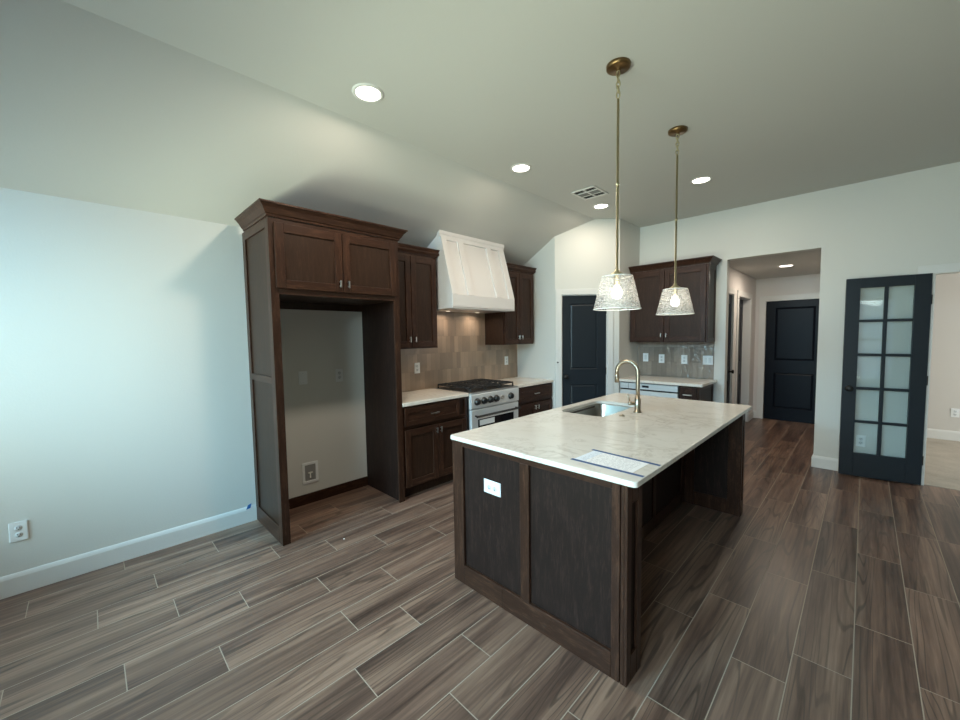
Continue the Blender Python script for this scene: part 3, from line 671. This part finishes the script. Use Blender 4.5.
b = MB(); b.box(.660, .663, RY0+.10, RY1-.10, .30, .615); b.build('oven_window', M_GLASSB, dr)
b = MB(); b.box(.6632, .6642, 2.96, 3.20, .545, .605); b.build('energy_sticker', M_PLATE, dr)
b = MB(); b.cyl((.712, RY0+.035, .66), (.712, RY1-.035, .66), .012, 14)
for u in (RY0+.06, RY1-.06): b.cyl((.66, u, .66), (.712, u, .66), .009, 10)
b.build('oven_handle', M_BLACK, dr)
b = MB(); b.box(.627, .657, RY0+.006, RY1-.006, .095, .19); b.build('lower_drawer', M_APPL, rg, .004)
for k in range(3):                                                       # three grates
    g0 = RY0+.035+k*.2445; g1 = g0+.239; b = MB(); zg = .950
    for y in (g0, g1-.012): b.box(.06, .61, y, y+.012, zg, zg+.016)
    for x in (.06, .33, .598): b.box(x, x+.012, g0, g1, zg, zg+.016)
    for x in (.13, .20, .27, .40, .47, .54): b.box(x, x+.010, g0+.04, g1-.04, zg+.006, zg+.020)
    b.box(.06, .61, (g0+g1)/2-.006, (g0+g1)/2+.006, zg+.004, zg+.020)
    for x in (.06, .598):
        for y in (g0, g1-.012): b.box(x, x+.012, y, y+.012, .917, zg)
    b.build('grate', M_IRON, rg, .002)
    for x in (.19, .47):
        b = MB(); b.lathe([(0, 0), (.042, 0), (.042, .006), (.030, .008), (.030, .016), (0, .017)], (x, (g0+g1)/2, .917), seg=20); b.build('burner', M_IRON, rg)
# hood
HY0, HY1 = 2.704, 3.708
hd_ = thing('range_hood', (.25, 3.25, 1.835), 'white wooden range hood rising to the sloped ceiling', 'range hood')
xt, zt2 = .357, 2.600
cz = lambda x: ZS+(ZC-ZS)/XC*x-.003
HD_ = .535; HZ = 1.962
b = MB(); b.prism([(.012, 1.835), (HD_, 1.835), (HD_, HZ), (xt, zt2), (xt, cz(xt)), (.012, cz(.012))], 'y', HY0, HY1); b.build('hood_body', M_HOOD, hd_)
b = MB(); b.box(HD_, .55, HY0-.002, HY1+.002, 1.825, HZ+.002); b.box(.012, .55, HY0-.003, HY1+.003, 1.818, 1.835); b.build('apron_band', M_HOOD, hd_, .002)
b = MB(); b.box(.06, .48, HY0+.06, HY1-.06, 1.814, 1.818); b.build('filter_plate', M_STEEL, hd_)
for u in (2.98, 3.46):  # unseen lamps added under the hood to warm the backsplash
    b = MB(); b.lathe([(0, 0), (.022, 0), (.025, .003)], (.15, u, 1.811), seg=20); b.build('added_fill_disc', M_FILL, hd_)
    l = area('added_fill_light', (.15, u, 1.807), (.1, u, 0), .05, .05, 1.0, (1, .82, .64), 160, 'DISK'); l.parent = hd_; l.location = Vector((.15, u, 1.807))-hd_.location
dx, dz = xt-HD_, zt2-HZ; ln = math.hypot(dx, dz); nx, nz = dz/ln, -dx/ln; tx, tz = dx/ln, dz/ln
def slant(b, y0, y1, s0, s1, h=.016):
    P = lambda y, s, h_: (HD_+tx*s+nx*h_, y, HZ+tz*s+nz*h_)
    c = [P(y, s, q) for y in (y0, y1) for s in (s0, s1) for q in (0, h)]
    b.faces(c, [(0, 1, 3, 2), (4, 6, 7, 5), (0, 4, 5, 1), (2, 3, 7, 6), (0, 2, 6, 4), (1, 5, 7, 3)])
b = MB()
for y0, y1 in ((HY0, 2.775), (2.938, 3.02), (3.391, 3.472), (3.615, HY1)): slant(b, y0, y1, 0, ln-.045)
slant(b, HY0, HY1, ln-.045, ln); b.build('front_frame', M_HOOD, hd_)
b = MB(); b.sweep([(0, 2.588), (.012, 2.588), (.014, 2.610), (.018, 2.615), (.018, 2.650), (0, 2.650)], [(xt-.03, HY0), (xt+.004, HY0), (xt+.004, HY1), (xt-.03, HY1)], 1); b.build('crown_strip', M_HOOD, hd_)
# drawer appliance under the back counter
md = thing('microwave_drawer', (1.64, 5.3, 0), 'silver built-in drawer appliance under the back countertop', 'microwave')
b = MB(); FB.box(b, XP+.004, 2.016, .01, .585, .1, .874); b.build('housing', M_BLACK, md)
b = MB(); FB.box(b, XP+.01, 2.010, .585, .618, .795, .868); cp = b.build('control_panel', M_APPL, md, .003)
b = MB(); FB.box(b, 1.575, 1.66, .618, .6195, .820, .848); b.build('display', M_SCREEN, cp)
b = MB(); FB.box(b, 1.392, 1.396, .618, .619, .80, .863); b.build('seam', M_SLOT, cp)
b = MB(); FB.box(b, XP+.01, 2.010, .585, .618, .40, .775); b.build('drawer_front', M_APPL, md, .003)
b = MB(); FB.box(b, XP+.01, 2.010, .585, .61, .10, .385); b.build('lower_panel', WX, md, .003)

# ------------------------------------------------------------------ outlets, plates and small wall things
def plate(name, loc, rz, label, kind='outlet', w=.075, h=.12, horizontal=False, gang=1):
    """local frame: plate in the xz plane, facing -y"""
    o = thing(name, loc, label, 'outlet' if 'outlet' in name else ('switch' if 'switch' in name else 'wall plate'), rz)
    if horizontal: w, h = h, w
    b = MB(); b.box(-w/2, w/2, -.006, 0, -h/2, h/2); b.build('cover_plate', M_PLATE, o, .003, world=False)
    if kind == 'outlet':
        for s in (-1, 1):
            cx, cz_ = (s*.021, 0) if horizontal else (0, s*.021)
            b = MB(); b.lathe([(0, .0015), (.0155, .0015), (.0165, 0)], (cx, -.006, cz_), (0, -1, 0), 20); k = b.build('socket', M_SOCK, o, world=False)
            b = MB()
            for q in (-.006, .006):
                if horizontal: b.box(cx-.004, cx+.004, -.0082, -.0070, q-.0014, q+.0014)
                else: b.box(q-.0014, q+.0014, -.0082, -.0070, cz_-.001, cz_+.008)
            b.box(cx-.0025, cx+.0025, -.0082, -.007, cz_-.011, cz_-.0065); b.build('slots', M_SLOT, k, world=False)
    elif kind == 'switch':
        for g_ in range(gang):
            cx = (g_-(gang-1)/2)*.046; b = MB(); b.box(cx-.0165, cx+.0165, -.009, -.0055, -.033, .033); b.build('rocker', M_SOCK, o, .002, world=False)
    else:
        for s in (-1, 1): b = MB(); b.lathe([(0, .001), (.003, .001), (.0035, 0)], (0, -.006, s*.042), (0, -1, 0), 10); b.build('screw', M_SOCK, o, world=False)
    return o
RL = math.radians(90)     # facing +x
plate('wall_outlet', (0, -.355, .381), RL, 'white outlet low on the left wall above the baseboard')
plate('wall_outlet', (0, 1.703, 1.162), RL, 'white outlet on the wall inside the refrigerator bay', h=.125)
plate('blank_plate', (0, 1.360, 1.166), RL, 'blank white plate on the wall inside the refrigerator bay', 'blank', .078, .12)
plate('wall_outlet', (.010, 2.62, 1.168), RL, 'white outlet on the tile left of the range')
plate('wall_outlet', (.010, 4.167, 1.167), RL, 'white outlet on the tile right of the range')
plate('light_switch', (1.378, YW-.010, 1.178), 0, 'white switch on the grey tile nearest the pantry corner', 'switch')
plate('wall_outlet', (1.599, YW-.010, 1.165), 0, 'white outlet on the grey tile next to the single switch')
plate('wall_outlet', (1.893, YW-.010, 1.163), 0, 'white outlet on the grey tile next to the double switch')
plate('light_switch', (2.176, YW-.010, 1.162), 0, 'wide white double switch on the grey tile by the hallway opening', 'switch', .118, .118, gang=2)
plate('wall_outlet', (3.62, YW, .36), 0, 'white outlet on the back wall seen through the glazed door')
plate('wall_outlet', (4.517, HY-.03, .384), 0, 'white outlet on the beige wall of the carpeted room')
plate('island_outlet', (2.147, N0+.018, .665), 0, 'white sideways outlet on the front panel of the island', 'outlet', .078, .128, True)
wbx = thing('water_valve_box', (0, 1.389, .283), 'white framed recessed water valve box low in the refrigerator bay', 'valve box', RL)
b = MB(); w_, h_, t_ = .0725, .098, .024
b.box(-w_, w_, -.008, 0, h_-t_, h_); b.box(-w_, w_, -.008, 0, -h_, -h_+t_); b.box(-w_, -w_+t_, -.008, 0, -h_+t_, h_-t_); b.box(w_-t_, w_, -.008, 0, -h_+t_, h_-t_); b.build('box_frame', M_PLATE, wbx, .002, world=False)
b = MB(); b.box(-w_+t_, w_-t_, -.0015, -.0005, -h_+t_, h_-t_); b.build('box_inside', M_BOXIN, wbx, world=False)
b = MB(); b.cyl((0, -.004, -.05), (0, -.004, -.005), .006, 10); b.cyl((-.02, -.005, .0), (.02, -.005, .0), .007, 10); b.build('valve', M_NICK, wbx, world=False)
b = MB(); b.prism([(.853, .112), (.866, .146), (.893, .156), (.884, .118)], 'x', .0155, .0165); o = b.build('blue_tape_piece', M_TAPE2); tag(o, 'small scrap of bright blue tape on the left baseboard', 'tape')
b = MB(); b.lathe([(0, 0), (.011, 0), (.011, .006), (.006, .010), (.006, .016), (0, .017)], (.66+.033*.7071+.0115, EY+.033*.7071-.0115, 1.15), (.7071, -.7071, 0), 12); o = b.build('door_catch', M_BLACK); tag(o, 'tiny black fitting on the white casing left of the pantry door', 'door fitting')
b = MB(); b.lathe([(0, 0), (.006, 0), (.005, .003), (0, .004)], (.857, 1.289, 0), seg=7); o = b.build('paper_scrap', M_PLATE); tag(o, 'tiny white scrap lying on the floor before the refrigerator bay', 'scrap')

# ------------------------------------------------------------------ ceiling things
def downlight(loc, label, power):
    o = thing('recessed_downlight', loc, label, 'ceiling light', group=None)
    b = MB(); b.lathe([(.074, -.002), (.078, -.007), (.094, -.004), (.097, 0)], (0, 0, 0), seg=32); b.build('trim_ring', M_TRIM, o, world=False)
    b = MB(); b.lathe([(0, -.003), (.075, -.003)], (0, 0, 0), seg=32); b.build('lens', M_LED, o, world=False)
    l = area('downlight_glow', (loc[0], loc[1], loc[2]-.012), (loc[0], loc[1], 0), .14, .14, power, (1, .86, .70), 180, 'DISK'); l.parent = o; l.location = (0, 0, -.012)
for loc, lb in (((1.376, 1.31, ZC), 'glowing downlight nearest the viewer, above the refrigerator bay'), ((1.349, 2.853, ZC), 'glowing downlight in front of the white hood'),
                ((1.342, 4.369, ZC), 'glowing downlight beside the ceiling vent'), ((2.406, 4.381, ZC), 'glowing downlight behind the farther pendant')):
    downlight(loc, lb, 6 if 'vent' in lb else 9 if 'hood' in lb else 20 if 'nearest' in lb else 11)
downlight((2.806, 6.862, HD+.005), 'glowing downlight on the hallway ceiling', 11)
av = thing('air_vent', (1.467, 3.875, ZC), 'white square ceiling air vent with dark louvred openings', 'air vent')
b = MB(); wv, hv = .140, .155
xs = [-wv, -wv+.022, -.008, .008, wv-.022, wv]; ys = [-hv, -hv+.022, -.058, -.046, .046, .058, hv-.022, hv]
for a, c in ((0, 1), (2, 3), (4, 5)): b.box(xs[a], xs[c], -hv, hv, -.010, 0)
for a, c in ((0, 1), (2, 3), (4, 5), (6, 7)): b.box(-wv, wv, ys[a], ys[c], -.0095, 0)
b.build('vent_frame', M_TRIM, av, .002, world=False)
b = MB(); b.box(-wv+.01, wv-.01, -hv+.01, hv-.01, -.0015, -.0005); b.build('duct_backing', M_INSIDE, av, world=False)
for (xa, xb) in ((-.118, -.008), (.008, .118)):
    for (ya, yb) in ((-.133, -.058), (-.046, .046), (.058, .133)):
        b = MB(); n = 4
        for k in range(n):
            if ya == -.046: y = ya+(yb-ya)*(k+.5)/n; b.faces([(xa, y-.009, -.002), (xb, y-.009, -.002), (xb, y+.005, -.0085), (xa, y+.005, -.0085)], [(0, 1, 2, 3)])
            else: x = xa+(xb-xa)*(k+.5)/n; b.faces([(x-.009, ya, -.002), (x-.009, yb, -.002), (x+.005, yb, -.0085), (x+.005, ya, -.0085)], [(0, 1, 2, 3)])
        b.build('louver_bank', M_LOUV, av, world=False)

def pendant(loc, label):
    o = thing('pendant_light', loc, label, 'pendant light', group='brass pendants over the island')
    z = lambda h: h-loc[2]
    b = MB(); b.lathe([(0, -.030), (.012, -.030), (.014, -.024), (.054, -.024), (.065, -.017), (.066, 0), (0, 0)], seg=32); b.build('canopy', M_BRONZE, o, world=False)
    b = MB()
    zz = -.030
    for k in range(5):
        c = zz-.017-k*.0285; pts = []
        for i in range(16):
            a = 2*math.pi*i/16; x = .0105*math.cos(a); h = .019*math.sin(a); pts.append((x, 0, c+h) if k % 2 == 0 else (0, x, c+h))
        b.tube(pts, .0038, 8, closed=True)
    b.build('chain', M_GOLD, o, world=False)
    b = MB(); b.cyl((0, 0, z(1.90)), (0, 0, -.185), .0075, 12); b.lathe([(.0075, 0), (.0105, .002), (.0105, .014), (.0075, .016)], (0, 0, z(2.37)), seg=12); b.build('rod', M_GOLD, o, world=False)
    b = MB(); b.lathe([(0, z(1.90)), (.010, z(1.90)), (.014, z(1.886)), (.040, z(1.868)), (.042, z(1.862)), (.020, z(1.858)), (.019, z(1.805)), (0, z(1.805))], seg=24); b.build('socket_cap', M_GOLD, o, world=False)
    b = MB(); b.lathe([(.042, z(1.860)), (.076, z(1.860)), (.087, z(1.853)), (.093, z(1.835)), (.132, z(1.668))], seg=40); b.build('glass_shade', M_SEED, o, world=False)
    b = MB(); ring = [(.132*math.cos(2*math.pi*i/40), .132*math.sin(2*math.pi*i/40), z(1.667)) for i in range(40)]; b.tube(ring, .0028, 8, closed=True); b.build('bottom_rim', M_SHRIM, o, world=False)
    b = MB(); ring = [(.085*math.cos(2*math.pi*i/40), .085*math.sin(2*math.pi*i/40), z(1.855)) for i in range(40)]; b.tube(ring, .0026, 8, closed=True); b.build('top_rim', M_SHRIM, o, world=False)
    b = MB(); b.lathe([(0, z(1.805)), (.012, z(1.804)), (.014, z(1.80)), (.027, z(1.775)), (.030, z(1.757)), (.026, z(1.738)), (.014, z(1.728)), (0, z(1.726))], seg=20); b.build('bulb', M_BULB, o, world=False)
    return o
pendant((2.5765, 2.1945, ZC), 'nearer brass pendant with seeded glass shade over the island')
pendant((2.5705, 3.190, ZC), 'farther brass pendant with seeded glass shade over the island')
